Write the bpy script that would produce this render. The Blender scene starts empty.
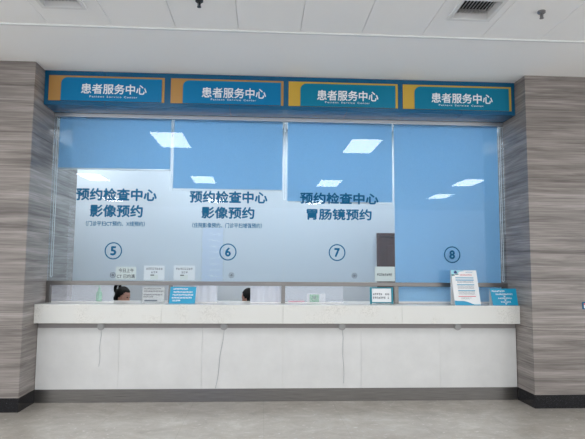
import bpy, bmesh, math, random
from mathutils import Vector, Matrix
random.seed(7)
C = bpy.context.scene.collection
PI = math.pi
# ---------------------------------------------------------------- room measures (metres; glass line is y = 0, lobby is y < 0)
XL, XR = -0.197, 5.430          # inner faces of the two stone piers
YC = -0.614                     # pier fronts
YS, YB, YG = -0.332, -0.217, -0.3565   # worktop front, counter body front, signboard front
ZS, ZSB = 1.1134, 0.9002        # worktop top / underside
ZC, ZG = 3.826, 3.4165          # ceiling, signboard underside
SEAM = [XL, 1.235, 2.627, 4.015, XR]

# ---------------------------------------------------------------- materials
def srgb(r, g, b):
    f = lambda c: (c/255/12.92) if c/255 <= .04045 else ((c/255+.055)/1.055)**2.4
    return (f(r), f(g), f(b), 1)
def mat(name, col, rough=.5, metal=0, spec=.5, emit=None, es=0, trans=0):
    m = bpy.data.materials.new(name); m.use_nodes = True
    b = m.node_tree.nodes['Principled BSDF']
    b.inputs['Base Color'].default_value = col if len(col) == 4 else (*col, 1)
    b.inputs['Roughness'].default_value = rough
    b.inputs['Metallic'].default_value = metal
    b.inputs['Specular IOR Level'].default_value = spec
    if emit:
        b.inputs['Emission Color'].default_value = emit; b.inputs['Emission Strength'].default_value = es
    return m
def nodes(m): return m.node_tree.nodes, m.node_tree.links, m.node_tree.nodes['Principled BSDF']
def ramp(n, stops):
    r = n.new('ShaderNodeValToRGB'); e = r.color_ramp.elements
    while len(e) < len(stops): e.new(.5)
    for k, (p, c) in enumerate(stops): e[k].position = p; e[k].color = c
    return r
def mapped_noise(n, l, scale, nscale, detail=5, rough=.55, dist=0):
    tc = n.new('ShaderNodeTexCoord'); mp = n.new('ShaderNodeMapping'); mp.inputs['Scale'].default_value = scale
    ns = n.new('ShaderNodeTexNoise'); ns.inputs['Scale'].default_value = nscale; ns.inputs['Detail'].default_value = detail
    ns.inputs['Roughness'].default_value = rough; ns.inputs['Distortion'].default_value = dist
    l.new(tc.outputs['Object'], mp.inputs['Vector']); l.new(mp.outputs['Vector'], ns.inputs['Vector'])
    return ns
# wood-vein grey marble
m_stone = mat('grey_vein_marble', (.2, .19, .18), .07, spec=.3)
n, l, b = nodes(m_stone)
n1 = mapped_noise(n, l, (.35, .35, 7), 2.2, 8, .62, .5); n2 = mapped_noise(n, l, (.9, .9, 34), 2.0, 6, .6, .3)
r1 = ramp(n, [(.30, srgb(104, 98, 95)), (.5, srgb(142, 135, 131)), (.70, srgb(168, 161, 157))])
r2 = ramp(n, [(.36, (.62, .62, .62, 1)), (.6, (1, 1, 1, 1))])
mx = n.new('ShaderNodeMix'); mx.data_type = 'RGBA'; mx.blend_type = 'MULTIPLY'; mx.inputs['Factor'].default_value = .8
l.new(n1.outputs['Fac'], r1.inputs['Fac']); l.new(n2.outputs['Fac'], r2.inputs['Fac'])
l.new(r1.outputs['Color'], mx.inputs['A']); l.new(r2.outputs['Color'], mx.inputs['B']); l.new(mx.outputs['Result'], b.inputs['Base Color'])
# black speckled granite
m_gran = mat('black_granite', (.01, .01, .012), .10, spec=.25)
n, l, b = nodes(m_gran)
n1 = mapped_noise(n, l, (1, 1, 1), 110, 2, .5); r1 = ramp(n, [(.60, (.006, .006, .008, 1)), (.72, (.07, .07, .078, 1))])
l.new(n1.outputs['Fac'], r1.inputs['Fac']); l.new(r1.outputs['Color'], b.inputs['Base Color'])
# beige-grey floor stone with fine joints
m_floor = mat('polished_floor_stone', (.4, .38, .35), .16, spec=.5)
n, l, b = nodes(m_floor)
n1 = mapped_noise(n, l, (1, 1.4, 1), 2.6, 10, .74, .5); r1 = ramp(n, [(.32, srgb(150, 144, 137)), (.56, srgb(168, 163, 155)), (.74, srgb(188, 183, 175))])
l.new(n1.outputs['Fac'], r1.inputs['Fac'])
n3 = mapped_noise(n, l, (1, 1.8, 1), 15, 7, .7, .8); r3 = ramp(n, [(.58, (0, 0, 0, 1)), (.67, (1, 1, 1, 1))])
l.new(n3.outputs['Fac'], r3.inputs['Fac'])
ma = n.new('ShaderNodeMix'); ma.data_type = 'RGBA'; ma.inputs['B'].default_value = srgb(214, 210, 203)
mf = n.new('ShaderNodeMath'); mf.operation = 'MULTIPLY'; mf.inputs[1].default_value = .55
l.new(r3.outputs['Color'], mf.inputs[0]); l.new(mf.outputs[0], ma.inputs['Factor']); l.new(r1.outputs['Color'], ma.inputs['A'])
tc = n.new('ShaderNodeTexCoord'); br = n.new('ShaderNodeTexBrick'); br.offset = 0; br.inputs['Scale'].default_value = 1
br.inputs['Brick Width'].default_value = .8; br.inputs['Row Height'].default_value = .8; br.inputs['Mortar Size'].default_value = .0022
br.inputs['Color1'].default_value = br.inputs['Color2'].default_value = (1, 1, 1, 1); br.inputs['Mortar'].default_value = (.84, .84, .84, 1)
mx = n.new('ShaderNodeMix'); mx.data_type = 'RGBA'; mx.blend_type = 'MULTIPLY'; mx.inputs['Factor'].default_value = 1
l.new(tc.outputs['Object'], br.inputs['Vector']); l.new(ma.outputs['Result'], mx.inputs['A']); l.new(br.outputs['Color'], mx.inputs['B'])
l.new(mx.outputs['Result'], b.inputs['Base Color'])
# pale quartz worktop
m_quartz = mat('pale_quartz', (.75, .75, .72), .18)
n, l, b = nodes(m_quartz)
n1 = mapped_noise(n, l, (1, 1, 1), 15, 6, .6, 2.0); r1 = ramp(n, [(.47, srgb(216, 216, 212)), (.495, srgb(184, 184, 180)), (.52, srgb(216, 216, 212))])
n2 = mapped_noise(n, l, (1, 1, 1), 3.2, 3, .5); r2 = ramp(n, [(.48, (0, 0, 0, 1)), (.62, (1, 1, 1, 1))])
mx = n.new('ShaderNodeMix'); mx.data_type = 'RGBA'; mx.inputs['A'].default_value = srgb(213, 214, 211)
l.new(n1.outputs['Fac'], r1.inputs['Fac']); l.new(n2.outputs['Fac'], r2.inputs['Fac'])
l.new(r2.outputs['Color'], mx.inputs['Factor']); l.new(r1.outputs['Color'], mx.inputs['B']); l.new(mx.outputs['Result'], b.inputs['Base Color'])
m_body = mat('white_counter_stone', srgb(222, 219, 219), .3)
n, l, b = nodes(m_body)
n1 = mapped_noise(n, l, (1, 1, 1), 4, 5, .6); r1 = ramp(n, [(.3, srgb(205, 206, 206)), (.7, srgb(214, 215, 215))])
l.new(n1.outputs['Fac'], r1.inputs['Fac']); l.new(r1.outputs['Color'], b.inputs['Base Color'])
# brushed steel
m_steel = mat('brushed_steel', (.3, .29, .28), .3, 1)
n, l, b = nodes(m_steel)
n1 = mapped_noise(n, l, (1.2, 1, 60), 3, 4, .6); r1 = ramp(n, [(.3, (.14, .135, .13, 1)), (.7, (.23, .22, .21, 1))])
l.new(n1.outputs['Fac'], r1.inputs['Fac']); l.new(r1.outputs['Color'], b.inputs['Base Color'])
m_alu = mat('aluminium', (.62, .62, .63), .35, 1)
m_fitm = mat('satin_fitting', (.36, .36, .36), .35, .3)
m_fit = mat('dark_fitting_rim', (.06, .06, .06), .4, .5)
m_strip = mat('grey_reveal_strip', srgb(150, 146, 146), .5)
m_chrome = mat('chrome', (.4, .4, .4), .25, 1)
m_ceil = mat('white_ceiling_paint', srgb(246, 246, 246), .6, spec=.2)
m_panel = mat('white_ceiling_panel', srgb(222, 225, 226), .5, spec=.25)
m_perf = mat('perforated_ceiling_panel', srgb(214, 217, 218), .5, spec=.25)
n, l, b = nodes(m_perf)
tc = n.new('ShaderNodeTexCoord'); vo = n.new('ShaderNodeTexVoronoi'); vo.inputs['Scale'].default_value = 70; vo.inputs['Randomness'].default_value = 0
r1 = ramp(n, [(.27, srgb(112, 116, 118)), (.34, srgb(208, 211, 212))])
l.new(tc.outputs['Object'], vo.inputs['Vector']); l.new(vo.outputs['Distance'], r1.inputs['Fac']); l.new(r1.outputs['Color'], b.inputs['Base Color'])
m_dark = mat('dark_void', (.02, .02, .022), .7)
m_gap = mat('ceiling_gap', (.10, .10, .10), .8)
m_white = mat('white_plastic', srgb(228, 228, 228), .4)
m_lamp = mat('lamp_diffuser', (.9, .9, .9), .5, emit=(1, .995, .985, 1), es=17)
m_lamp_in = mat('back_room_lamp_diffuser', (.9, .9, .9), .5, emit=(.96, .985, 1, 1), es=36)
m_lwall = mat('lobby_paint', srgb(190, 188, 185), .7, spec=.2)
m_wall = mat('room_paint', srgb(190, 195, 200), .7, spec=.2)
m_navy = mat('blue_composite_panel', srgb(2, 84, 124), .25, spec=.45)
m_ochre = mat('ochre_sign_face', srgb(172, 128, 66), .35)
m_yellow = mat('yellow_sign_face', srgb(190, 154, 50), .35)
m_plateA = mat('deep_blue_sign_plate', srgb(0, 114, 164), .35, spec=.2)
m_plateB = mat('teal_sign_plate', srgb(0, 116, 148), .35, spec=.2)
m_letter = mat('white_letters', srgb(232, 232, 236), .4)
m_vinyl = mat('teal_vinyl', srgb(0, 92, 134), .5, spec=.2)
# roller blind cloth: light passes through it
m_blind = bpy.data.materials.new('blue_blind_cloth'); m_blind.use_nodes = True
n, l, b = nodes(m_blind); b.inputs['Roughness'].default_value = .8; b.inputs['Specular IOR Level'].default_value = .1
n1 = mapped_noise(n, l, (1, 1, 1), 90, 2, .5); r1 = ramp(n, [(.3, srgb(170, 206, 230)), (.7, srgb(176, 212, 236))])
l.new(n1.outputs['Fac'], r1.inputs['Fac']); l.new(r1.outputs['Color'], b.inputs['Base Color'])
tr = n.new('ShaderNodeBsdfTranslucent'); ms = n.new('ShaderNodeMixShader'); ms.inputs['Fac'].default_value = .5
l.new(r1.outputs['Color'], tr.inputs['Color']); out = n['Material Output']
l.new(b.outputs[0], ms.inputs[1]); l.new(tr.outputs[0], ms.inputs[2]); l.new(ms.outputs[0], out.inputs['Surface'])
def clear(name, tint, refl, milky=0, mcol=(.85, .87, .9, 1), rough=0):
    """a thin see-through sheet: tinted transmission, mirror reflection, and a milky scattering share"""
    m = bpy.data.materials.new(name); m.use_nodes = True
    n, l = m.node_tree.nodes, m.node_tree.links; n.remove(n['Principled BSDF']); out = n['Material Output']
    t = n.new('ShaderNodeBsdfTransparent'); t.inputs['Color'].default_value = tint
    g = n.new('ShaderNodeBsdfGlossy'); g.inputs['Roughness'].default_value = rough; g.inputs['Color'].default_value = (1, 1, 1, 1)
    lw = n.new('ShaderNodeFresnel'); lw.inputs['IOR'].default_value = 1.5
    mu = n.new('ShaderNodeMath'); mu.operation = 'MULTIPLY'; mu.inputs[1].default_value = refl
    l.new(lw.outputs[0], mu.inputs[0])
    a = n.new('ShaderNodeMixShader'); l.new(mu.outputs[0], a.inputs['Fac']); l.new(t.outputs[0], a.inputs[1]); l.new(g.outputs[0], a.inputs[2])
    s = a
    if milky:
        d = n.new('ShaderNodeBsdfDiffuse'); d.inputs['Color'].default_value = mcol
        tl = n.new('ShaderNodeBsdfTranslucent'); tl.inputs['Color'].default_value = mcol
        dd = n.new('ShaderNodeMixShader'); dd.inputs['Fac'].default_value = .4; l.new(d.outputs[0], dd.inputs[1]); l.new(tl.outputs[0], dd.inputs[2])
        s = n.new('ShaderNodeMixShader'); s.inputs['Fac'].default_value = milky; l.new(a.outputs[0], s.inputs[1]); l.new(dd.outputs[0], s.inputs[2])
    l.new(s.outputs[0], out.inputs['Surface'])
    return m
m_glass = clear('service_glass', (.91, .965, 1, 1), .40)
m_film = clear('milky_acrylic', (.97, .98, 1, 1), 1, .20, (.80, .82, .90, 1))
m_film2 = clear('cloudy_acrylic', (.97, .98, 1, 1), 1, .52, (.80, .82, .88, 1))
m_film3 = clear('clear_acrylic', (.97, .98, 1, 1), 1, .13, (.82, .85, .93, 1))
m_acry = clear('acrylic_stand', (.97, .98, .98, 1), 1, .08)
m_teal = mat('teal_card', srgb(8, 150, 192), .35)
m_tealframe = mat('teal_frame', srgb(0, 122, 140), .35)
m_npaper = mat('notice_paper', srgb(198, 210, 219), .6)
m_paper = mat('white_paper', srgb(226, 229, 232), .6)
m_gpaper = mat('greyish_green_paper', srgb(190, 204, 206), .6)
m_ink = mat('dark_ink', srgb(50, 58, 70), .6)
m_inkgrey = mat('grey_ink', srgb(112, 122, 134), .6)
m_red = mat('red_ink', srgb(205, 70, 80), .5)
m_bluebar = mat('blue_print', srgb(40, 150, 190), .5)
m_greenimg = mat('green_print', srgb(60, 110, 110), .5)
m_lblue = mat('pale_blue_print', srgb(150, 210, 225), .5)
m_navyprint = mat('navy_print', srgb(50, 60, 120), .5)
m_door = mat('dark_brown_wood', srgb(66, 42, 44), .4)
n, l, b = nodes(m_door)
n1 = mapped_noise(n, l, (14, 14, 1), 3, 5, .6); r1 = ramp(n, [(.3, srgb(54, 34, 36)), (.7, srgb(82, 52, 52))])
l.new(n1.outputs['Fac'], r1.inputs['Fac']); l.new(r1.outputs['Color'], b.inputs['Base Color'])
m_green = mat('green_bottle_plastic', srgb(84, 186, 124), .3)
m_skin = mat('skin', srgb(172, 128, 112), .5)
m_hair = mat('black_hair', (.004, .0035, .0035), .6, spec=.15)
m_shirt = mat('white_tunic', srgb(208, 212, 222), .7)
m_trouser = mat('navy_cloth', srgb(40, 44, 62), .8)
m_eye = mat('eye', srgb(30, 24, 22), .2)
m_lip = mat('lip', srgb(160, 88, 84), .5)
m_desk = mat('desk_laminate', srgb(205, 200, 192), .4)
m_redpad = mat('red_pad', srgb(196, 84, 104), .5)
m_boxgreen = mat('green_label', srgb(122, 190, 140), .5)

# ---------------------------------------------------------------- builders
def bm_box(bm, x0, x1, y0, y1, z0, z1, mi=0, M=None):
    vs = [bm.verts.new((x, y, z)) for x in (x0, x1) for y in (y0, y1) for z in (z0, z1)]
    if M is not None:
        for v in vs: v.co = M @ v.co
    for f in ((0, 1, 3, 2), (4, 6, 7, 5), (0, 4, 5, 1), (2, 3, 7, 6), (0, 2, 6, 4), (1, 5, 7, 3)):
        bm.faces.new([vs[i] for i in f]).material_index = mi
    return vs
def bm_cyl(bm, c, r, h, axis='z', seg=24, r2=None, mi=0):
    r2 = r if r2 is None else r2
    R = {'z': Matrix(), 'y': Matrix.Rotation(PI/2, 4, 'X'), 'x': Matrix.Rotation(PI/2, 4, 'Y')}[axis]
    res = bmesh.ops.create_cone(bm, cap_ends=True, segments=seg, radius1=r, radius2=r2, depth=h, matrix=Matrix.Translation(c) @ R)
    for v in res['verts']:
        for f in v.link_faces: f.material_index = mi
    return res['verts']
def bm_tube(bm, pts, r, seg=8, closed=False):
    pts = [Vector(p) for p in pts]; N = len(pts); rings = []
    for i, p in enumerate(pts):
        a = pts[(i-1) % N] if (closed or i) else p; c = pts[(i+1) % N] if (closed or i < N-1) else p
        t = (c-a).normalized(); up = Vector((0, 1, 0)) if abs(t.y) < .9 else Vector((1, 0, 0))
        u = t.cross(up).normalized(); w = t.cross(u)
        rr = r[i] if isinstance(r, (list, tuple)) else r
        rings.append([bm.verts.new(p+u*rr*math.cos(2*PI*k/seg)+w*rr*math.sin(2*PI*k/seg)) for k in range(seg)])
    for i in range(N if closed else N-1):
        A, B = rings[i], rings[(i+1) % N]
        for k in range(seg): bm.faces.new((A[k], A[(k+1) % seg], B[(k+1) % seg], B[k]))
    if not closed: bm.faces.new(rings[0][::-1]); bm.faces.new(rings[-1])
def bm_lathe(bm, c, prof, seg=24):
    rings = [[bm.verts.new((c[0]+r*math.cos(2*PI*k/seg), c[1]+r*math.sin(2*PI*k/seg), c[2]+z)) for k in range(seg)] for r, z in prof]
    for A, B in zip(rings, rings[1:]):
        for k in range(seg): bm.faces.new((A[k], A[(k+1) % seg], B[(k+1) % seg], B[k]))
    bm.faces.new(rings[0][::-1]); bm.faces.new(rings[-1])
def world_loc(o):
    v = Vector((0, 0, 0))
    while o: v += o.location; o = o.parent
    return v
def obj(name, bm, mats, parent=None, origin=None, bevel=0, smooth=False):
    """one mesh object from a bmesh given in room coordinates"""
    if isinstance(bm, bmesh.types.BMesh):
        if bevel:
            bmesh.ops.bevel(bm, geom=[e for e in bm.edges if e.calc_length() > bevel*2.5], offset=bevel, segments=2, affect='EDGES', profile=.6)
        bmesh.ops.recalc_face_normals(bm, faces=bm.faces[:])
        me = bpy.data.meshes.new(name); bm.to_mesh(me); bm.free()
    else: me = bm
    off = world_loc(parent) if parent else Vector(origin or (0, 0, 0))
    if off.length: me.transform(Matrix.Translation(-off))
    me.materials.clear()
    for m in (mats if isinstance(mats, (list, tuple)) else [mats]): me.materials.append(m)
    if smooth:
        for p in me.polygons: p.use_smooth = True
    o = bpy.data.objects.new(name, me); C.objects.link(o)
    if parent: o.parent = parent
    elif origin: o.location = origin
    return o
def tag(o, label=None, cat=None, group=None, kind=None):
    if label: o['label'] = label
    if cat: o['category'] = cat
    if group: o['group'] = group
    if kind: o['kind'] = kind
    return o
def thing(name, loc, label, cat, group=None, kind=None):
    o = bpy.data.objects.new(name, None); o.empty_display_size = .1; C.objects.link(o); o.location = loc
    return tag(o, label, cat, group, kind)
def box(name, x0, x1, y0, y1, z0, z1, m, parent=None, bevel=0, origin=None, M=None):
    bm = bmesh.new(); bm_box(bm, x0, x1, y0, y1, z0, z1, M=M)
    return obj(name, bm, m, parent, origin, bevel)
def text_mesh(s, bold=0.0, thick=.002, spacing=1.0):
    cu = bpy.data.curves.new('lettering', 'FONT'); cu.body = s; cu.size = 1; cu.offset = bold; cu.space_character = spacing
    cu.resolution_u = 3; cu.extrude = 0
    o = bpy.data.objects.new('lettering', cu); C.objects.link(o)
    dg = bpy.context.evaluated_depsgraph_get(); dg.update()
    me = bpy.data.meshes.new_from_object(o.evaluated_get(dg)); bpy.data.objects.remove(o); bpy.data.curves.remove(cu)
    bm = bmesh.new(); bm.from_mesh(me); bpy.data.meshes.remove(me)
    return bm
def fit_text(s, x0, x1, z0, z1, bold=0, spacing=1.0):
    """letter outlines scaled into a rectangle, flat in x,z and facing -y at y = 0"""
    bm = text_mesh(s, bold, spacing=spacing)
    xs = [v.co.x for v in bm.verts]; ys = [v.co.y for v in bm.verts]
    ax, bx, ay, by = min(xs), max(xs), min(ys), max(ys)
    for v in bm.verts:
        v.co = Vector((x0+(v.co.x-ax)/(bx-ax)*(x1-x0), 0, z0+(v.co.y-ay)/(by-ay)*(z1-z0)))
    return bm
def solid(bm, t, M=None):
    """give flat outlines a thickness t towards -y, then place them"""
    r = bmesh.ops.extrude_face_region(bm, geom=bm.faces[:])
    for g in r['geom']:
        if isinstance(g, bmesh.types.BMVert): g.co.y -= t
    if M is not None: bm.transform(M)
    return bm
def lettering(name, s, x0, x1, z0, z1, y, m, parent, bold=.012, t=.0015, M=None, spacing=1.0):
    bm = bmesh.new(); d = bold*(z1-z0)   # heavier strokes: the outlines laid over themselves, shifted by a stroke's fraction
    for q, (dx, dz) in enumerate(((0, 0), (d, 0), (-d, 0), (0, d), (0, -d)) if bold else ((0, 0),)):
        b1 = fit_text(s, x0+d, x1-d, z0+d, z1-d, 0, spacing); solid(b1, t+.00025*q); b1.transform(Matrix.Translation((dx, 0, dz)))
        me = bpy.data.meshes.new('x'); b1.to_mesh(me); b1.free(); bm.from_mesh(me); bpy.data.meshes.remove(me)
    bm.transform(M if M is not None else Matrix.Translation((0, y, 0)))
    return obj(name, bm, m, parent)
def scribble(rows, t=.0008, M=None, bm=None):
    """illegible small print: rows of (x0, x1, z0, z1, characters), each character a few fine strokes"""
    bm = bm or bmesh.new()
    for x0, x1, z0, z1, k in rows:
        w = (x1-x0)/k; h = z1-z0
        for i in range(k):
            a, e = x0+i*w+w*.08, x0+(i+1)*w-w*.08; s = h*.15
            for q in random.sample([0, .28, .55, .84], 3): bm_box(bm, a, e, -t, 0, z0+h*q, z0+h*q+s, M=M)
            c = random.uniform(a+w*.1, e-w*.3); bm_box(bm, c, c+w*.17, -t*1.3, 0, z0, z1, M=M)
    return bm

# ---------------------------------------------------------------- the setting
box('floor', -7, 12, -14, 3.2, -.06, 0, m_floor); tag(bpy.data.objects['floor'], 'polished beige-grey stone tile floor in front of the counter', 'floor', kind='structure')
# ceiling: flat band along the counter, then metal strips, every other one perforated
bm = bmesh.new()
bm_box(bm, -7, 12, -1.531, 3.2, ZC, ZC+.03, 0)
HOLES = [(.40, .77, -2.29, -1.91), (4.04, 4.42, -2.32, -1.94)]
for i in range(-12, 19):
    x = .3086+.6*i; xa, xb = x+.0025, x+.5975; mi = 2 if i % 2 == 0 else 1
    hole = [h for h in HOLES if xa < h[0] and h[1] < xb]
    if hole:
        h = hole[0]
        for r in ((xa, h[0], -14, -1.545), (h[1], xb, -14, -1.545), (h[0], h[1], -14, h[2]), (h[0], h[1], h[3], -1.545)): bm_box(bm, *r, ZC+.012, ZC+.03, mi)
    else: bm_box(bm, xa, xb, -14, -1.545, ZC+.012, ZC+.03, mi)
    bm_box(bm, x-.012, x+.012, -14, -1.545, ZC+.031, ZC+.045, 3)
bm_box(bm, -7, 12, -1.57, -1.53, ZC+.031, ZC+.045, 3)
o = obj('ceiling', bm, [m_ceil, m_panel, m_perf, m_gap]); tag(o, 'white ceiling of metal strips, plain and perforated, with flat plaster band', 'ceiling', kind='structure')
o = box('trim_1', -7, 12, -1.556, -1.529, ZC-.003, ZC+.012, m_panel); tag(o, 'thin white edge trim between plaster band and ceiling strips', 'trim', kind='structure')
def pier(name, x0, x1, label):
    bm = bmesh.new(); zz = [0, .886, 1.931, 3.02, ZC]
    for a, e in zip(zz, zz[1:]): bm_box(bm, x0, x1, YC, .86, a+.0012, e-.0012)
    return tag(obj(name, bm, m_stone), label, 'wall', kind='structure')
pier('wall_left', -2.4, XL, 'grey veined marble pier left of the counter')
pier('wall_right', XR, 8.2, 'grey veined marble pier right of the counter')
def plinth(name, x0, x1, inner, label):
    bm = bmesh.new(); bm_box(bm, x0, x1, YC-.006, YC, 0, .1476)
    if inner < 1: bm_box(bm, inner, inner+.006, YC-.006, YB, 0, .1476)
    else: bm_box(bm, inner-.006, inner, YC-.006, YB, 0, .1476)
    return tag(obj(name, bm, m_gran), label, 'baseboard', kind='structure')
plinth('baseboard_left', -2.4, XL, XL, 'black granite skirting around foot of left pier')
plinth('baseboard_right', XR, 8.2, XR, 'black granite skirting around foot of right pier')
o = box('wall_back', -2.4, 8.2, 2.1, 2.2, 0, ZC, m_wall); tag(o, 'plain pale grey wall of the room behind the glass', 'wall', kind='structure')
o = box('wall_back_left', -2.5, -2.4, YC, 2.2, 0, ZC, m_wall); tag(o, 'side wall of the back room beyond left pier', 'wall', kind='structure')
o = box('wall_back_right', 8.2, 8.3, YC, 2.2, 0, ZC, m_wall); tag(o, 'side wall of the back room beyond right pier', 'wall', kind='structure')
# brown door in the back room
d1 = thing('door_1', (4.66, 2.08, 0), 'dark brown wooden door in back wall seen through third window', 'door', kind='structure')
bm = bmesh.new(); bm_box(bm, 4.237, 4.287, 2.05, 2.1, 0, 2.12); bm_box(bm, 5.03, 5.08, 2.05, 2.1, 0, 2.12); bm_box(bm, 4.287, 5.03, 2.05, 2.1, 2.07, 2.12)
obj('door_frame', bm, m_door, d1, bevel=.004)
bm = bmesh.new(); bm_box(bm, 4.29, 5.027, 2.072, 2.098, .005, 2.067)
for z0, z1 in ((.15, .85), (1.0, 1.92)): bm_box(bm, 4.40, 4.92, 2.062, 2.075, z0, z1)
obj('door_leaf', bm, m_door, d1, bevel=.004)
bm = bmesh.new(); bm_cyl(bm, (4.95, 2.05, 1.0), .01, .05, 'y'); bm_box(bm, 4.85, 4.96, 2.02, 2.035, .99, 1.01)
obj('door_handle', bm, m_chrome, d1)

# steel rail, posts and head channel of the glazing
t = thing('trim_2', (2.617, 0, ZS), 'brushed steel rail with short posts under the glass', 'frame', kind='structure')
box('rail', XL+.001, XR+.0-.001, -.024, .024, 1.322, 1.372, m_steel, t, bevel=.003)
for xa, xb in ((XL+.002, -.154), (1.243, 1.290), (2.602, 2.649), (3.997, 4.050), (5.385, XR-.002)):
    box('post', xa, xb, -.02, .02, ZS, 1.322, m_steel, t, bevel=.002)
o = box('trim_3', XL+.001, XR-.001, -.022, .022, 3.372, ZG, m_alu, bevel=.003); tag(o, 'aluminium head channel above the glass panes', 'frame', kind='structure')

# glass panes with their vinyl lettering
def ring(cx, cz, R, w, y, seg=48):
    bm = bmesh.new(); a = []
    for k in range(seg):
        c, s = math.cos(2*PI*k/seg), math.sin(2*PI*k/seg)
        a.append((bm.verts.new((cx+R*c, y, cz+R*s)), bm.verts.new((cx+(R-w)*c, y, cz+(R-w)*s))))
    for k in range(seg):
        p, q = a[k], a[(k+1) % seg]; bm.faces.new((p[0], q[0], q[1], p[1]))
    return bm
WIN = [
 ('5', (.569, 1.732), 'glass service window lettered with number 5 beside the left pier', (.574, 1.441),
  [('heading', '预约检查中心', .099, 1.068, 2.340, 2.496), ('heading', '影像预约', .270, .905, 2.140, 2.294), ('subheading', '（门诊平扫CT预约、X线预约）', .230, .934, 2.030, 2.092)]),
 ('6', (1.946, 1.730), 'second glass service window, lettered with number 6', (1.994, 1.447),
  [('heading', '预约检查中心', 1.464, 2.421, 2.330, 2.482), ('heading', '影像预约', 1.613, 2.263, 2.137, 2.286), ('subheading', '（住院影像预约、门诊平扫增强预约）', 1.506, 2.357, 2.024, 2.086)]),
 ('7', (3.288, 1.735), 'third glass service window, lettered with number 7', (3.503, 1.452),
  [('heading', '预约检查中心', 2.825, 3.810, 2.337, 2.482), ('heading', '胃肠镜预约', 2.908, 3.723, 2.137, 2.281)]),
 ('8', (4.737, 1.721), 'glass service window with only number 8 on it', None, []),
]
YF = -.0062
for i, (num, (cx, cz), label, disc, lines) in enumerate(WIN):
    xa, xb = SEAM[i]+.002, SEAM[i+1]-.002
    w = thing('window_%d' % (i+1), ((xa+xb)/2, 0, 1.372), label, 'window', kind='structure')
    box('glass_pane', xa, xb, -.006, .006, 1.372, 3.372, m_glass, w)
    for nm, s, x0, x1, z0, z1 in lines:
        lettering('vinyl_'+nm, s, x0, x1, z0, z1, YF, m_vinyl, w, bold=.036 if nm == 'heading' else .018, t=.001)
    bm = solid(ring(cx, cz, .104, .0135, 0), .001, Matrix.Translation((0, YF, 0)))
    obj('number_ring', bm, m_vinyl, w)
    lettering('vinyl_number', num, cx-.036, cx+.036, cz-.056, cz+.056, YF, m_vinyl, w, bold=.05, t=.001)
    if disc:
        bm = solid(ring(disc[0], disc[1], .034, .007, 0), .006, Matrix.Translation((0, YF, 0)))
        bm_cyl(bm, (disc[0], YF-.002, disc[1]), .018, .004, 'y')
        for k in range(6): bm_cyl(bm, (disc[0]+.022*math.cos(k*PI/3), YF-.002, disc[1]+.022*math.sin(k*PI/3)), .003, .004, 'y', 8)
        obj('speech_disc', bm, m_inkgrey, w)

# roller blinds behind the glass
BL = [(-.155, 1.207, 2.752, 'short light blue roller blind behind window 5, ending highest', -.172, 1.425),
      (1.247, 2.605, 2.515, 'light blue roller blind behind window 6, ending above its heading', 1.226, 2.5),
      (2.668, 4.003, 2.376, 'light blue roller blind behind window 7, crossed by its heading', 2.636, 2.4),
      (4.030, 5.385, 1.137, 'light blue roller blind behind window 8, lowered to the counter', 5.408, 1.40)]
for x0, x1, zb, label, xc, zch in BL:
    t = thing('roller_blind', ((x0+x1)/2, .075, 3.36), label, 'blind', 'light blue roller blinds behind the glass')
    nx, nz = 24, 16; bm = bmesh.new(); g = []
    ztop = 3.385
    for k in range(nz+1):
        for q in range(nx+1):
            x = x0+(x1-x0)*q/nx; z = ztop+(zb-ztop)*k/nz
            g.append((x, .06+.0025*math.sin(q*.9)*k/nz, z))
    F = [bm.verts.new(p) for p in g]; B = [bm.verts.new((p[0], p[1]+.0012, p[2])) for p in g]
    for k in range(nz):
        for q in range(nx):
            a = k*(nx+1)+q; bm.faces.new((F[a], F[a+1], F[a+nx+2], F[a+nx+1])); bm.faces.new((B[a], B[a+nx+1], B[a+nx+2], B[a+1]))
    obj('blind_cloth', bm, m_blind, t, smooth=True)
    box('bottom_bar', x0, x1, .052, .07, zb-.022, zb, m_alu if zb > 2 else m_white, t, bevel=.004)
    bm = bmesh.new(); bm_cyl(bm, ((x0+x1)/2, .085, 3.39), .024, x1-x0, 'x'); obj('roller_tube', bm, m_alu, t, smooth=True)
    bm = bmesh.new(); pts = []; h = .011
    for k in range(9): pts.append((xc+h*math.cos(PI+PI*k/8), .05, zch+h*math.sin(PI+PI*k/8)))
    pts = [(xc-h, .05, 3.39)] + pts + [(xc+h, .05, 3.39)]
    bm_tube(bm, pts, .0032, 6, closed=True); obj('bead_chain', bm, m_white, t, smooth=True)
    box('chain_bracket', xc-.013, xc+.013, .038, .062, 3.26, 3.36, m_white, t, bevel=.003)

# ---------------------------------------------------------------- signboard over the windows
t = thing('signboard_box', ((XL+XR)/2, YG, ZG), 'long dark blue signboard box running above all four windows', 'signboard')
bm = bmesh.new(); cuts = [XL+.002, .50, 1.958, 3.36, 4.76, XR-.002]
for a, e in zip(cuts, cuts[1:]): bm_box(bm, a+.0015, e-.0015, YG, .02, ZG, ZC-.002)
obj('signboard_casing', bm, m_navy, t, bevel=.0015)
box('signboard_core', XL+.004, XR-.004, YG+.006, .018, ZG+.004, ZC-.006, m_dark, t)
SG = [(-.143, 1.190, .23, .985, 3.552, 3.672, .33, .878, 'ochre bordered sign with deep blue plate above window 5'),
      (1.264, 2.594, 1.628, 2.385, 3.540, 3.664, 1.736, 2.268, 'ochre bordered sign with deep blue plate above window 6'),
      (2.655, 3.976, 2.997, 3.736, 3.542, 3.666, 3.093, 3.632, 'yellow bordered sign with teal plate above window 7'),
      (4.038, 5.380, 4.386, 5.143, 3.546, 3.668, 4.477, 5.029, 'yellow bordered sign with teal plate above window 8')]
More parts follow.
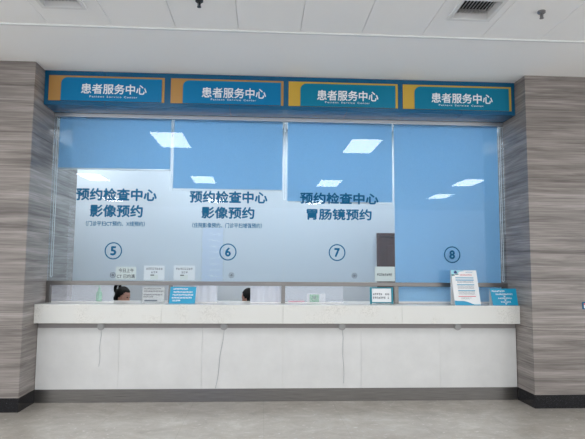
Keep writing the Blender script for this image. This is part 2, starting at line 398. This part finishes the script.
for i, (x0, x1, a, e, z0, z1, ea, ee, label) in enumerate(SG):
    s = thing('counter_sign', ((x0+x1)/2, YG, 3.466), label, 'sign', 'blue name signs above the service windows')
    box('sign_border', x0, x1, YG-.008, YG, 3.466, 3.766, m_ochre if i < 2 else m_yellow, s)
    L, R, Z0, Z1, r = x0+.142, x1-.03, 3.466, 3.744, .075
    pl = [(L, Z0), (R, Z0), (R, Z1)]
    for k in range(9):
        th = PI/2+PI/2*k/8; pl.append((L+r+r*math.cos(th), Z1-r+r*math.sin(th)))
    bm = bmesh.new(); bm.faces.new([bm.verts.new((x, 0, z)) for x, z in pl])
    solid(bm, .006, Matrix.Translation((0, YG-.008, 0))); p = obj('sign_plate', bm, m_plateA if i < 2 else m_plateB, s)
    lettering('sign_title', '患者服务中心', a, e, z0, z1, YG-.014, m_letter, p, bold=.014, t=.004)
    ew = ee-ea
    for wd, u, v in (('Patient', 0, .30), ('Service', .36, .665), ('Center', .725, 1)):
        lettering('sign_subtitle', wd, ea+ew*u, ea+ew*v, 3.509, 3.530, YG-.014, m_letter, p, bold=0, t=.002, spacing=1.3)

# ---------------------------------------------------------------- counter
t = thing('service_counter', (2.617, YB, 0), 'long white stone counter front under the worktop with steel kick plate', 'counter')
seams = [XL+.004, .732, 1.680, 2.621, 3.542, 4.491, XR-.008]
for a, e in zip(seams, seams[1:]):
    box('front_panel', a+.0008, e-.0008, YB, YB+.02, .147, .836, m_body, t)
box('reveal_strip', XL+.006, XR-.010, YB+.006, YB+.02, .837, ZSB-.001, m_strip, t)
box('carcass', XL+.006, XR-.01, YB+.021, .28, .01, ZSB-.002, m_desk, t)
box('kick_plate', XL+.006, XR-.010, YB-.004, YB+.018, 0, .1465, m_steel, t, bevel=.001)
for k, (hx, hz, end) in enumerate([(.518, .856, (.511, .40)), (1.929, .857, (1.844, .150)), (3.317, .857, (3.334, .20)), (4.709, .857, None)]):
    bm = bmesh.new(); c = (hx, YB, hz)
    bm_cyl(bm, (hx, YB-.004, hz), .043, .008, 'y', 28, mi=1); bm_cyl(bm, (hx, YB-.012, hz), .036, .010, 'y', 28)
    g = ring(hx, hz, .037, .010, 0); solid(g, .009, Matrix.Translation((0, YB-.016, 0)))
    me = bpy.data.meshes.new('x'); g.to_mesh(me); g.free(); bm.from_mesh(me); bpy.data.meshes.remove(me)
    h = obj('round_fitting', bm, [m_fitm, m_fit], t); h['label'] = 'round metal fitting on the counter front'
    if end:
        ex, ez = end; pts = [(hx+.004+(ex-hx)*q/6+.006*math.sin(q*1.7), YB-.003, hz-.03+(ez-hz+.03)*q/6) for q in range(7)]
        bm = bmesh.new(); bm_tube(bm, pts, .0016, 6); obj('thin_cord', bm, m_inkgrey, h)
t = thing('stone_worktop', (2.617, YS, ZSB), 'thick pale quartz worktop along the whole counter', 'worktop')
ws = [XL+.002, 1.220, 2.613, 4.007, XR-.004]
for a, e in zip(ws, ws[1:]): box('worktop_slab', a+.0006, e-.0006, YS, .40, ZSB, ZS, m_quartz, t, bevel=.003)

# ---------------------------------------------------------------- acrylic sheets in the openings
for x0, x1, m, label in ((-.152, .575, m_film, 'milky acrylic sheet under window 5, green bottle behind it'),
                         (1.292, 1.820, m_film2, 'cloudy acrylic sheet under window 6, beside blue card'),
                         (2.226, 2.600, m_film2, 'cloudy acrylic sheet under window 6, beside the third post'),
                         (2.651, 3.372, m_film3, 'clear acrylic sheet under window 7 with green-labelled box behind')):
    t = thing('acrylic_sheet', ((x0+x1)/2, .045, ZS), label, 'screen', 'acrylic sheets in the counter openings')
    nx = 40; bm = bmesh.new(); A = []; B = []
    for q in range(nx+1):
        x = x0+(x1-x0)*q/nx; y = .045+(.004*math.sin(x*31)+.003*math.sin(x*67+1) if m is m_film2 else .001*math.sin(x*9))
        A.append((bm.verts.new((x, y, ZS+.001)), bm.verts.new((x, y, 1.318)))); B.append((bm.verts.new((x, y+.003, ZS+.001)), bm.verts.new((x, y+.003, 1.318))))
    for q in range(nx):
        bm.faces.new((A[q][0], A[q+1][0], A[q+1][1], A[q][1]))
    for v in B:
        for w_ in v: bm.verts.remove(w_)
    o = obj('sheet', bm, m, t); sm = o.modifiers.new('thickness', 'SOLIDIFY'); sm.thickness = .0015
    box('foot_strip', x0, x1, .036, .056, ZS, ZS+.008, m_white, t)

# ---------------------------------------------------------------- notices taped to the glass
def notice(name, x0, x1, z0, z1, m, label, rows, ink, texts=(), photo=None):
    t = thing(name, ((x0+x1)/2, -.0065, z0), label, 'notice', 'paper notices on the glass')
    bm = bmesh.new(); bm_box(bm, x0, x1, -.0078, -.0066, z0, z1); p = obj('paper', bm, m, t)
    if rows: obj('print', scribble(rows, M=Matrix.Translation((0, -.0079, 0))), ink, t)
    for s, a, e, c, g in texts: lettering('print', s, a, e, c, g, -.0079, ink, t, bold=.012, t=.0006)
    if photo:
        a, e, c, g = photo; box('printed_picture', a, e, -.0086, -.0078, c, g, m_gpaper, t); box('picture_bar', a, a+(e-a)*.5, -.0092, -.0086, g-.012, g, m_ink, t)
notice('paper_notice', .608, .848, 1.388, 1.542, m_gpaper, 'grey-green notice with two large lines, on window 5 beside the speech disc', [], m_ink,
       [('今日上午', .640, .822, 1.472, 1.522), ('CT 已约满', .622, .834, 1.404, 1.452)])
notice('paper_notice', .941, 1.188, 1.385, 1.558, m_npaper, 'white notice with small picture, on window 5 beside the grey-green notice', [(.965, 1.165, 1.508, 1.534, 8), (1.025, 1.105, 1.466, 1.490, 3)], m_inkgrey, photo=(1.02, 1.11, 1.392, 1.45))
notice('paper_notice', 1.296, 1.552, 1.385, 1.562, m_npaper, 'white notice with small picture, on window 6 above the blue card', [(1.322, 1.525, 1.508, 1.534, 8), (1.385, 1.468, 1.466, 1.490, 3)], m_inkgrey, photo=(1.375, 1.468, 1.392, 1.45))
notice('paper_notice', 3.757, 4.008, 1.385, 1.566, m_gpaper, 'pale grey notice with a single line, on window 7 below the brown door', [(3.785, 3.975, 1.452, 1.482, 8)], m_ink)

# ---------------------------------------------------------------- cards and stands on the worktop
def tilt(x, y, z, deg, rz=0, rx_roll=0):
    """local x right, z up along the card, facing -y, leaning back by deg"""
    return Matrix.Translation((x, y, z)) @ Matrix.Rotation(math.radians(rz), 4, 'Z') @ Matrix.Rotation(math.radians(rx_roll), 4, 'Y') @ Matrix.Rotation(-math.radians(deg), 4, 'X')
def card(name, x, y, w, h, deg, rz, m, label, cat, shear=0):
    """a folded tent card: front leaf, back leaf"""
    t = thing(name, (x, y, ZS), label, cat)
    M = tilt(x, y, ZS+.001, deg, rz)
    if shear: M = M @ Matrix(((1, 0, -shear, 0), (0, 1, 0, 0), (0, 0, 1, 0), (0, 0, 0, 1)))
    bm = bmesh.new(); bm_box(bm, -w/2, w/2, 0, .003, 0, h, M=M); obj('front_leaf', bm, m, t)
    top = M @ Vector((0, .0, h)); dy = top.y-y
    M2 = tilt(x, y+2*dy+.006, ZS+.001, -deg, rz)
    if shear: M2 = M2 @ Matrix(((1, 0, -shear, 0), (0, 1, 0, 0), (0, 0, 1, 0), (0, 0, 0, 1)))
    bm = bmesh.new(); bm_box(bm, -w/2, w/2, 0, .002, 0, h-.002, M=M2); obj('back_leaf', bm, m_paper, t)
    return t, M
# blue card between windows 5 and 6
t, M = card('tent_card', 1.424, -.15, .305, .200, 14, 0, m_teal, 'bright blue card with white lines, on worktop between windows 5 and 6', 'card', shear=-.05)
Mt = M @ Matrix.Translation((0, -.0006, 0))
obj('print', scribble([(-.115, .055, .164, .182, 10), (-.115, .115, .128, .146, 13), (-.12, .125, .094, .112, 14), (-.125, .11, .060, .078, 13), (-.115, -.02, .026, .044, 5)], M=Mt), m_letter, t)
# white holder beside person
t = thing('document_holder', (1.075, -.08, ZS), 'clear acrylic holder with white printed sheet, beside the blue card below window 5', 'holder')
M = tilt(1.075, -.08, ZS+.004, 8)
bm = bmesh.new(); bm_box(bm, -.13, .13, -.004, -.002, 0, .185, M=M); bm_box(bm, -.13, .13, .003, .005, 0, .185, M=M); bm_box(bm, -.13, .13, -.03, .06, -.004, -.001, M=Matrix.Translation((1.075, -.08, ZS+.004)))
obj('acrylic_stand', bm, m_acry, t)
bm = bmesh.new(); bm_box(bm, -.126, .126, -.001, .001, .003, .183, M=M); obj('paper', bm, m_paper, t)
obj('print', scribble([(-.118, .09, .158, .174, 12), (-.112, .118, .128, .145, 12), (-.118, .105, .088, .104, 12), (-.118, .0, .064, .080, 6)], M=M @ Matrix.Translation((0, -.0012, 0))), m_ink, t)
bm = bmesh.new(); bm_box(bm, -.10, .05, -.012, -.005, .018, .034, M=M); obj('holder_lip', bm, m_inkgrey, t)
# teal framed holder under window 7
t = thing('framed_notice', (3.822, -.09, ZS), 'teal framed stand holding a white notice, on the worktop below window 7', 'holder')
M = tilt(3.822, -.09, ZS+.001, 4)
bm = bmesh.new()
for a in ((-.143, -.119, 0, .2), (.119, .143, 0, .2), (-.119, .119, .008, .022), (-.119, .119, .186, .2)): bm_box(bm, a[0], a[1], -.008, .008, a[2], a[3], M=M)
obj('frame', bm, m_tealframe, t, bevel=.001)
bm = bmesh.new(); bm_box(bm, -.119, .119, -.002, .004, .022, .186, M=M); obj('paper', bm, m_paper, t)
obj('print', scribble([(-.108, .01, .106, .130, 5), (.04, .095, .106, .128, 3), (-.108, .05, .062, .086, 7), (.075, .09, .062, .086, 1)], M=M @ Matrix.Translation((0, -.0025, 0))), m_ink, t)
# tall brochure card before window 8
t, M = card('tent_card', 4.812, -.300, .310, .420, 10, -1, m_paper, 'tall white printed card with blue wave at bottom, below window 8', 'card', shear=.05)
Mt = M @ Matrix.Translation((0, -.0006, 0)) @ Matrix.Diagonal((.97, 1, .92, 1))
def strip(rows, z=.0006):
    bm = bmesh.new()
    for a, e, c, g in rows: bm_box(bm, a, e, -z, 0, c, g, M=Mt)
    return bm
obj('blue_heading_bars', strip([(-.115, .112, .352, .362), (-.115, .112, .322, .334), (-.105, .112, .262, .272), (-.100, .112, .186, .196)]), m_bluebar, t)
obj('red_heading_bar', strip([(-.105, .112, .112, .120)]), m_red, t)
obj('title_print', scribble([(-.055, .095, .388, .402, 9)], M=Mt), m_red, t); obj('corner_print', scribble([(.02, .11, .428, .438, 9)], M=Mt), m_bluebar, t)
obj('fine_print', scribble([(-.10, .105, z, z+.008, 26) for z in (.306, .291, .246, .231, .216, .172, .157, .142)] + [(-.075, .06, .094, .101, 18), (-.075, .03, .080, .087, 14)], t=.0005, M=Mt), m_inkgrey, t)
bm = bmesh.new(); top = []; N = 20; pts = []
for k in range(N+1):
    u = k/N; pts.append((-.159+.318*u, .062-.075*u+.028*(1-math.cos(u*2.2*PI))*.5*(1-u*.5) if u < .92 else .012))
vs = [bm.verts.new((x, 0, max(z, .010))) for x, z in pts]; lo = [bm.verts.new((x, 0, .001)) for x, z in pts]
for k in range(N): bm.faces.new((lo[k], lo[k+1], vs[k+1], vs[k]))
solid(bm, .0007, Mt); obj('blue_wave', bm, m_bluebar, t)
obj('wave_line', strip([(-.150, .150, .014, .019)]), m_lblue, t)
bm = bmesh.new(); pts = [(-.159, .461), (-.159, .352)] + [(-.159+.17*k/10, .352+.108*(k/10)**.55+.014*math.sin(k*1.1)) for k in range(1, 11)]
pts = [(x, min(z, .461)) for x, z in pts]
bm.faces.new([bm.verts.new((x, 0, z)) for x, z in pts]); solid(bm, .0007, Mt); obj('corner_picture', bm, m_lblue, t)
bm = bmesh.new(); bm_box(bm, -.125, -.085, -.0012, 0, .415, .440, M=Mt); bm_box(bm, -.115, -.095, -.0012, 0, .435, .452, M=Mt); obj('corner_emblem', bm, m_navyprint, t)
obj('corner_hills', strip([(-.159, -.12, .385, .402), (-.115, -.07, .398, .410)], .001), m_greenimg, t)
# teal tent card at right end
t, M = card('tent_card', 5.285, -.285, .325, .204, 14, 0, m_teal, 'teal blue card with white steps and arrows, on worktop end beside the right pier', 'card', shear=.085)
Mt = M @ Matrix.Translation((0, -.0006, 0))
obj('print', scribble([(-.145, .015, .162, .182, 8), (-.105, .105, .126, .144, 12), (-.085, .085, .078, .094, 9), (-.06, .065, .034, .050, 7)], M=Mt), m_letter, t)
bm = bmesh.new()
for z in (.104, .058, .012):
    f = [bm.verts.new(v) for v in ((-.016, 0, z+.012), (0, 0, z-.002), (.016, 0, z+.012))]; bm.faces.new(f)
solid(bm, .0008, Mt); obj('printed_arrows', bm, m_letter, t)

# ---------------------------------------------------------------- small things on the inner worktop
t = thing('pump_bottle', (.372, .16, ZS), 'green bottle standing behind the milky sheet under window 5', 'bottle')
bm = bmesh.new(); bm_lathe(bm, (.372, .16, ZS), [(.030, 0), (.034, .006), (.036, .09), (.030, .118), (.013, .135), (.012, .148)]); obj('bottle_body', bm, m_green, t, smooth=True)
bm = bmesh.new(); bm_lathe(bm, (.372, .16, ZS), [(.015, .146), (.015, .162), (.005, .164), (.005, .185), (.012, .187), (.012, .196)]); bm_box(bm, .335, .372, .154, .166, ZS+.186, ZS+.195); obj('pump_head', bm, m_green, t)
t = thing('carton', (2.965+.06, .16, ZS), 'white box with pale green label behind sheet under window 7', 'box')
box('box_body', 2.935, 3.165, .165, .225, ZS, ZS+.105, m_white, t, bevel=.004); box('box_label', 2.965, 3.085, .1615, .1645, ZS+.004, ZS+.098, m_boxgreen, t)
bm = bmesh.new()
for a in ((3.005, 3.045, ZS+.040, ZS+.046), (3.005, 3.045, ZS+.070, ZS+.076), (3.005, 3.011, ZS+.046, ZS+.070), (3.039, 3.045, ZS+.046, ZS+.070), (3.020, 3.030, ZS+.053, ZS+.063)): bm_box(bm, a[0], a[1], .160, .1615, a[2], a[3])
obj('printed_square', bm, m_ink, t)
o = box('note_pad', 2.700, 2.900, .12, .26, ZS, ZS+.014, m_redpad, bevel=.002, origin=(2.8, .19, ZS)); tag(o, 'flat red pad lying on worktop just right of third post', 'pad')
t = thing('carton', (2.45, .16, ZS), 'plain white carton with dark mark left of the third post', 'box')
box('box_body', 2.40, 2.50, .13, .20, ZS, ZS+.11, m_white, t, bevel=.003); box('box_mark', 2.452, 2.464, .1285, .13, ZS+.045, ZS+.078, m_ink, t)
t = thing('carton', (2.55, .16, ZS), 'tiny carton with red base beside the third post', 'box')
box('box_body', 2.525, 2.585, .14, .20, ZS+.028, ZS+.085, m_white, t); box('box_base', 2.525, 2.585, .14, .20, ZS, ZS+.028, m_redpad, t)
t = thing('carton', (2.36, .16, ZS), 'tall pale carton left of the white carton under window 6', 'box')
box('box_body', 2.33, 2.385, .14, .20, ZS, ZS+.165, m_white, t, bevel=.003); box('box_lid', 2.329, 2.386, .139, .201, ZS+.165, ZS+.172, m_paper, t)

# ---------------------------------------------------------------- things on piers and ceiling
t = thing('wall_plaque', (6.09, YC, 1.095), 'small blue framed plaque on the right marble pier', 'plaque')
box('plaque_frame', 6.017, 6.165, YC-.008, YC, 1.098, 1.180, m_navy, t); box('plaque_face', 6.033, 6.150, YC-.010, YC-.008, 1.110, 1.165, m_paper, t)
box('plaque_band', 6.033, 6.150, YC-.0112, YC-.010, 1.146, 1.165, m_red, t)
def vent(h, label):
    x0, x1, y0, y1 = h; v = thing('ceiling_vent', ((x0+x1)/2, (y0+y1)/2, ZC), label, 'vent', 'square air vents in the ceiling')
    bm = bmesh.new(); z0, z1, w = ZC-.004, ZC+.0115, .022
    for a in ((x0-.01, x1+.01, y0-.01, y0+w), (x0-.01, x1+.01, y1-w, y1+.01), (x0-.01, x0+w, y0+w, y1-w), (x1-w, x1+.01, y0+w, y1-w)): bm_box(bm, *a, z0, z1)
    g = w-.004; zt = ZC+.10
    for a in ((x0+g-.004, x0+g, y0+g, y1-g), (x1-g, x1-g+.004, y0+g, y1-g), (x0+g, x1-g, y0+g-.004, y0+g), (x0+g, x1-g, y1-g, y1-g+.004)): bm_box(bm, *a, z1-.002, zt)
    obj('vent_frame', bm, m_white, v)
    box('vent_recess', x0+g, x1-g, y0+g, y1-g, zt-.002, zt+.004, m_dark, v)
    bm = bmesh.new(); n_ = 11
    for k in range(n_):
        x = x0+w+(k+.5)*(x1-x0-2*w)/n_
        bm_box(bm, -.011, .011, y0+w, y1-w, -.001, .001, M=Matrix.Translation((x, 0, ZC+.06)) @ Matrix.Rotation(math.radians(-32), 4, 'Y'))
    obj('vent_slats', bm, m_alu, v)
vent(HOLES[0], 'white framed air vent mostly cut off, in the perforated ceiling strip above window 5'); vent(HOLES[1], 'white framed air vent with dark slats fully visible, above window 8')
def sprinkler(cx, cy, label, m):
    v = thing('ceiling_sprinkler', (cx, cy, ZC), label, 'sprinkler', 'fire sprinklers in the ceiling')
    bm = bmesh.new(); bm_lathe(bm, (cx, cy, ZC), [(.034, .012), (.034, -.004), (.026, -.010)]); obj('escutcheon', bm, m, v)
    bm = bmesh.new(); bm_cyl(bm, (cx, cy, ZC-.024), .008, .03, 'z', 12); bm_box(bm, cx-.014, cx-.010, cy-.004, cy+.004, ZC-.05, ZC-.01); bm_box(bm, cx+.010, cx+.014, cy-.004, cy+.004, ZC-.05, ZC-.01); obj('frame_arms', bm, m, v)
    bm = bmesh.new(); bm_cyl(bm, (cx, cy, ZC-.052), .018, .004, 'z', 16); obj('deflector', bm, m, v)
m_sprk = mat('sprinkler_dark', (.05, .055, .06), .3, .7); m_sprg = mat('sprinkler_grey', (.22, .22, .23), .35, .6)
sprinkler(1.797, -2.12, 'dark sprinkler in a perforated ceiling strip above window 6', m_sprk); sprinkler(4.822, -2.13, 'grey sprinkler right of the slatted vent', m_sprg)

def ceiling_light(cx, cy, label, w=.6, h=1.2, z=ZC, lm=m_lamp, group='recessed ceiling light panels'):
    v = thing('ceiling_light', (cx, cy, z), label, 'light', group)
    bm = bmesh.new(); a, e = w/2, h/2; q = .022
    for s in ((-a, a, -e, -e+q), (-a, a, e-q, e), (-a, -a+q, -e+q, e-q), (a-q, a, -e+q, e-q)): bm_box(bm, cx+s[0], cx+s[1], cy+s[2], cy+s[3], z-.006, z+.012)
    obj('light_frame', bm, m_white, v)
    box('light_diffuser', cx-a+q, cx+a-q, cy-e+q, cy+e-q, z-.003, z+.004, lm, v)
for x, y, lb in [(.70, -3.02, 'large bright light panel mirrored in the glass across the seam of windows 5 and 6'),
                 (4.21, -3.22, 'large bright light panel mirrored in the glass above the heading of window 7'),
                 (.80, -7.43, 'small bright light panel mirrored on the blind of window 6 above its heading'),
                 (4.15, -7.67, 'small bright light panel mirrored on the blind of window 7 just above its heading'),
                 (7.81, -7.2, 'small slanted light panel mirrored high on the long blind of window 8'),
                 (-2.0, -7.3, 'small light panel mirrored in window 5 between the blind and the heading'),
                 (.75, -11.9, 'narrow light panel mirrored across the heading of window 6'),
                 (4.2, -11.9, 'narrow light panel mirrored across the heading of window 7'),
                 (7.98, -9.95, 'narrow slanted light panel mirrored on the long blind of window 8, the lower one')] + \
                [(x, y, 'rectangular light panel on the lobby ceiling away from the counter') for x, y in ((9.6, -3.2), (-2.79, -3.1), (-2.8, -11.9))]:  # first panel is added out of view to brighten the right pier
    ceiling_light(x, y, lb)
for x in (-.5, 1.35, 3.2, 5.05): ceiling_light(x, 1.3, 'light panel in ceiling of the room behind the glass', .6, .6, ZC-.014, m_lamp_in, 'back room ceiling lights')

# lit display standing in the lobby, mirrored in window 6
t = thing('information_display', (.93, -9.0, 0), 'tall blue lit display mirrored faintly under number 6', 'display')
m_screen = mat('screen_blue', (.1, .2, .5), .3, emit=srgb(110, 165, 255), es=2.2); m_scrtxt = mat('screen_white', (.8, .8, .8), .4, emit=(1, 1, 1, 1), es=3)
box('display_base', .6, 1.26, -9.25, -8.75, 0, .05, m_dark, t); box('display_case', .60, 1.26, -9.06, -8.96, .05, 2.74, m_inkgrey, t, bevel=.006)
box('display_screen', .63, 1.23, -8.96, -8.955, .8, 2.68, m_screen, t)
M = Matrix.Translation((.93, -8.954, 0)) @ Matrix.Rotation(PI, 4, 'Z')
obj('display_text', scribble([(-.22, .10, 2.45-.17*k, 2.51-.17*k, 9) for k in range(8)], t=.001, M=M), m_scrtxt, t)

# ---------------------------------------------------------------- people behind the counter
def skin_mesh(nodes_, edges, levels=2):
    me = bpy.data.meshes.new('sk'); me.from_pydata([p for p, r in nodes_], edges, []); o = bpy.data.objects.new('sk', me); C.objects.link(o)
    s = o.modifiers.new('skin', 'SKIN'); s.use_smooth_shade = True
    for i, (p, r) in enumerate(nodes_):
        d = me.skin_vertices[0].data[i]; d.radius = r if isinstance(r, tuple) else (r, r); d.use_root = (i == 0)
    sub = o.modifiers.new('sub', 'SUBSURF'); sub.levels = sub.render_levels = levels
    dg = bpy.context.evaluated_depsgraph_get(); dg.update()
    out = bpy.data.meshes.new_from_object(o.evaluated_get(dg)); bpy.data.objects.remove(o); return out
def head_bm(bm, c, h=.235):
    """head facing local +x, centre at eye level"""
    rx, ry, rz = h*.41, h*.335, h*.5
    res = bmesh.ops.create_uvsphere(bm, u_segments=40, v_segments=28, radius=1)
    for v in res['verts']:
        x, y, z = v.co; X, Y, Z = x*rx, y*ry, z*rz
        if z < 0:
            k = 1+z*.34; Y *= k
            X = X*(1+z*.26) + .028*max(0, -z)*(1 if x > -.2 else .2) - (.02*(-z) if x < -.2 else 0)
        if x > .55:
            X -= .006*max(0, 1-abs(z-.02)/.16)*(1 if abs(abs(y)-.38) < .24 else 0)     # eye sockets
            nz = (z+.26)/.30
            if abs(y) < .2 and -.9 < nz < 1: X += .026*max(0, 1-abs(y)/.2)*max(0, 1-abs(nz+.25)/1.1)  # nose
            if abs(y) < .36 and abs(z+.56) < .10: X += .006*(1-abs(z+.56)/.10)                       # lips
            if abs(z+.88) < .16: X += .008
        v.co = Vector((X, Y, Z))+Vector(c)
    for s in (-1, 1):   # ears
        e = bmesh.ops.create_uvsphere(bm, u_segments=12, v_segments=10, radius=1)
        for v in e['verts']: v.co = Vector((v.co.x*.016-.004, s*(ry*.97)+v.co.y*.010, v.co.z*.032-.018))+Vector(c)
def add_sphere(bm, c, r, u=24, v_=16):
    res = bmesh.ops.create_uvsphere(bm, u_segments=u, v_segments=v_, radius=1)
    for v in res['verts']: v.co = Vector((v.co.x*r[0], v.co.y*r[1], v.co.z*r[2]))+Vector(c)
def join(bm, me): bm.from_mesh(me); bpy.data.meshes.remove(me)
def person(name, base, yaw, eye, label, bun, pitch):
    t = thing(name, (base[0], base[1], 0), label, 'person')
    R = Matrix.Translation((base[0], base[1], 0)) @ Matrix.Rotation(math.radians(yaw), 4, 'Z')
    seat = .47; hx = .02
    N = []; E = []
    def add(p, r, par=None):
        N.append((p, r)); i = len(N)-1
        if par is not None: E.append((par, i))
        return i
    pel = add((-.10, 0, seat+.09), (.12, .155)); bel = add((-.085, 0, seat+.24), (.10, .14), pel); che = add((-.06, 0, eye-.37), (.105, .155), bel)
    nb = add((-.03, 0, eye-.235), (.05, .055), che); nk = add((-.005, 0, eye-.13), .048, nb); add((.0, 0, eye-.04), .05, nk)
    for s in (-1, 1):
        sh = add((-.05, s*.165, eye-.30), .052, che); el = add((.06, s*.215, .79), .040, sh); wr = add((.28, s*.13, .785), .027, el); pm = add((.345, s*.115, .782), (.020, .036), wr)
        for k, (dy, ln) in enumerate(((-.030, .07), (-.010, .08), (.010, .077), (.029, .062))):
            a = add((.375, s*.115+dy, .785), .0088, pm); b_ = add((.375+ln*.5, s*.115+dy*1.15, .786), .0082, a); add((.375+ln, s*.115+dy*1.2, .770), .0072, b_)
        a = add((.335, s*.115-s*.045, .780), .010, pm); add((.370, s*.115-s*.066, .774), .0085, a)
        hp = add((-.04, s*.095, seat+.07), .085, pel); kn = add((.36, s*.11, seat+.045), .058, hp); an = add((.34, s*.11, .085), .038, kn); add((.46, s*.12, .035), (.026, .04), an)
    body = bmesh.new(); join(body, skin_mesh(N, E)); 
    P = Matrix.Translation((0, 0, eye)) @ Matrix.Rotation(math.radians(pitch), 4, 'Y')
    hb = bmesh.new(); head_bm(hb, (hx, 0, 0)); hb.transform(P); me = bpy.data.meshes.new('h'); hb.to_mesh(me); hb.free(); join(body, me)
    body.transform(R); bo = obj('body', body, m_skin, t, smooth=True)
    # face details
    def face(nm, fn, m):
        b2 = bmesh.new(); fn(b2); b2.transform(R @ P); obj(nm, b2, m, t, smooth=True)
    for s in (-1, 1): face('eye', lambda b2: add_sphere(b2, (hx+.082, s*.031, .004), (.009, .013, .008), 12, 8), m_eye)
    face('lips', lambda b2: add_sphere(b2, (hx+.094, 0, -.066), (.010, .022, .007), 14, 8), m_lip)
    for s in (-1, 1): face('eyebrow', lambda b2: bm_tube(b2, [(hx+.084, s*.014, .024), (hx+.085, s*.030, .030), (hx+.074, s*.048, .025)], .0035, 6), m_hair)
    def hair(b2):
        res = bmesh.ops.create_uvsphere(b2, u_segments=40, v_segments=28, radius=1)
        kill = []
        for v in res['verts']:
            x, y, z = v.co
            v.co = Vector((x*.107+hx-.008, y*.090, z*.128+.004))
            lim = .50-.75*max(0, .70-x) if x > .18 else (-.16 if x > -.12 else -.62)
            if z < lim-.12*(abs(y) > .8 and x > .1): kill.append(v)
        bmesh.ops.delete(b2, geom=kill, context='VERTS')
        bmesh.ops.solidify(b2, geom=b2.faces[:], thickness=.010)
        if bun == 'loop':
            pts = [(hx-.095+.042*math.cos(a)*.8-.012, .0, .085+.058*math.sin(a)) for a in [2*PI*k/14 for k in range(14)]]
            bm_tube(b2, pts, .021, 10, closed=True); add_sphere(b2, (hx-.088, 0, .035), (.035, .045, .045))
            add_sphere(b2, (hx-.085, 0, -.045), (.034, .055, .05))
        else:
            add_sphere(b2, (hx-.075, 0, -.02), (.045, .07, .075)); add_sphere(b2, (hx-.108, 0, .01), (.036, .042, .040))
    face('hair', hair, m_hair)
    # tunic and trousers follow the same limbs, slightly larger
    up = [i for i in range(len(N)) if i in (0, 1, 2)]
    TN = [((-.10, 0, seat+.06), (.135, .172)), ((-.085, 0, seat+.24), (.115, .155)), ((-.06, 0, eye-.37), (.120, .170)), ((-.035, 0, eye-.225), (.062, .068))]; TE = [(0, 1), (1, 2), (2, 3)]
    for s in (-1, 1):
        k = len(TN); TN += [((-.05, s*.165, eye-.30), .064), ((.06, s*.215, .79), .052), ((.24, s*.145, .787), .041)]; TE += [(2, k), (k, k+1), (k+1, k+2)]
    b2 = bmesh.new(); join(b2, skin_mesh(TN, TE)); b2.transform(R); obj('tunic', b2, m_shirt, t, smooth=True)
    LN = [((-.10, 0, seat+.085), (.125, .16))]; LE = []
    for s in (-1, 1):
        k = len(LN); LN += [((-.04, s*.095, seat+.07), .095), ((.36, s*.11, seat+.045), .070), ((.342, s*.11, .14), .055)]; LE += [(0, k), (k, k+1), (k+1, k+2)]
    b2 = bmesh.new(); join(b2, skin_mesh(LN, LE)); b2.transform(R); obj('trousers', b2, m_trouser, t, smooth=True)
    b2 = bmesh.new()
    pass
    b2.free()
    for s in (-1, 1):
        b2 = bmesh.new(); add_sphere(b2, (.41, s*.115, .038), (.115, .045, .038)); b2.transform(R); obj('shoe', b2, m_dark, t, smooth=True)
    # swivel stool
    c = thing('office_stool', (base[0], base[1], 0), 'swivel stool under the %s' % ('person facing right' if bun == 'loop' else 'person facing left'), 'stool', 'stools behind the counter')
    Q = R @ Matrix.Translation((-.08, 0, 0))
    def sp(nm, fn, m):
        b3 = bmesh.new(); fn(b3); b3.transform(Q); obj(nm, b3, m, c)
    sp('seat', lambda b3: bm_lathe(b3, (0, 0, 0), [(.15, .345), (.19, .355), (.195, .38), (.18, .39)]), m_trouser)
    sp('post', lambda b3: bm_cyl(b3, (0, 0, .20), .025, .29), m_chrome)
    sp('star_base', lambda b3: [bm_tube(b3, [(0, 0, .09), (.26*math.cos(k*2*PI/5), .26*math.sin(k*2*PI/5), .055)], .016, 8) for k in range(5)], m_dark)
    for k in range(5): sp('castor', lambda b3: bm_cyl(b3, (.26*math.cos(k*2*PI/5), .26*math.sin(k*2*PI/5), .027), .027, .03, 'x', 14), m_dark)
person('person', (.470, .84), -14, 1.150, 'person with black hair tied up in a bun, facing right below window 5', 'loop', 14)
person('person', (2.200, .86), 148, 1.135, 'person with black hair below window 6, half hidden by cloudy sheet', 'knot', 8)

# ---------------------------------------------------------------- light, camera, colour
w = bpy.data.worlds.new('lobby daylight'); bpy.context.scene.world = w; w.use_nodes = True
w.node_tree.nodes['Background'].inputs['Color'].default_value = (.95, .975, 1, 1); w.node_tree.nodes['Background'].inputs['Strength'].default_value = 1.75
cam = bpy.data.cameras.new('camera'); co = bpy.data.objects.new('camera', cam); C.objects.link(co)
yaw, pitch, roll, f = 0.0560, 0.0894, 0.0073, 532.91
cy, sy, cp, sp_, cr, sr = math.cos(yaw), math.sin(yaw), math.cos(pitch), math.sin(pitch), math.cos(roll), math.sin(roll)
F = Vector((sy, cy, 0)); Rv = Vector((cy, -sy, 0)); U = Vector((0, 0, 1))
F2 = F*cp+U*sp_; U2 = U*cp-F*sp_; R3 = Rv*cr+U2*sr; U3 = U2*cr-Rv*sr
co.matrix_world = Matrix(((R3.x, U3.x, -F2.x, 2.3656), (R3.y, U3.y, -F2.y, -6.562), (R3.z, U3.z, -F2.z, 1.55), (0, 0, 0, 1)))
cam.sensor_fit = 'HORIZONTAL'; cam.sensor_width = 36; cam.lens = f/585*36; cam.clip_start = .05
sc = bpy.context.scene; sc.camera = co
vs_ = sc.view_settings; vs_.view_transform = 'Standard'; vs_.look = 'None'; vs_.gamma = 1; vs_.exposure = .17; vs_.use_curve_mapping = False
sc.cycles.max_bounces = 10; sc.cycles.transparent_max_bounces = 24; sc.cycles.use_denoising = True
sc.cycles.sample_clamp_indirect = 6
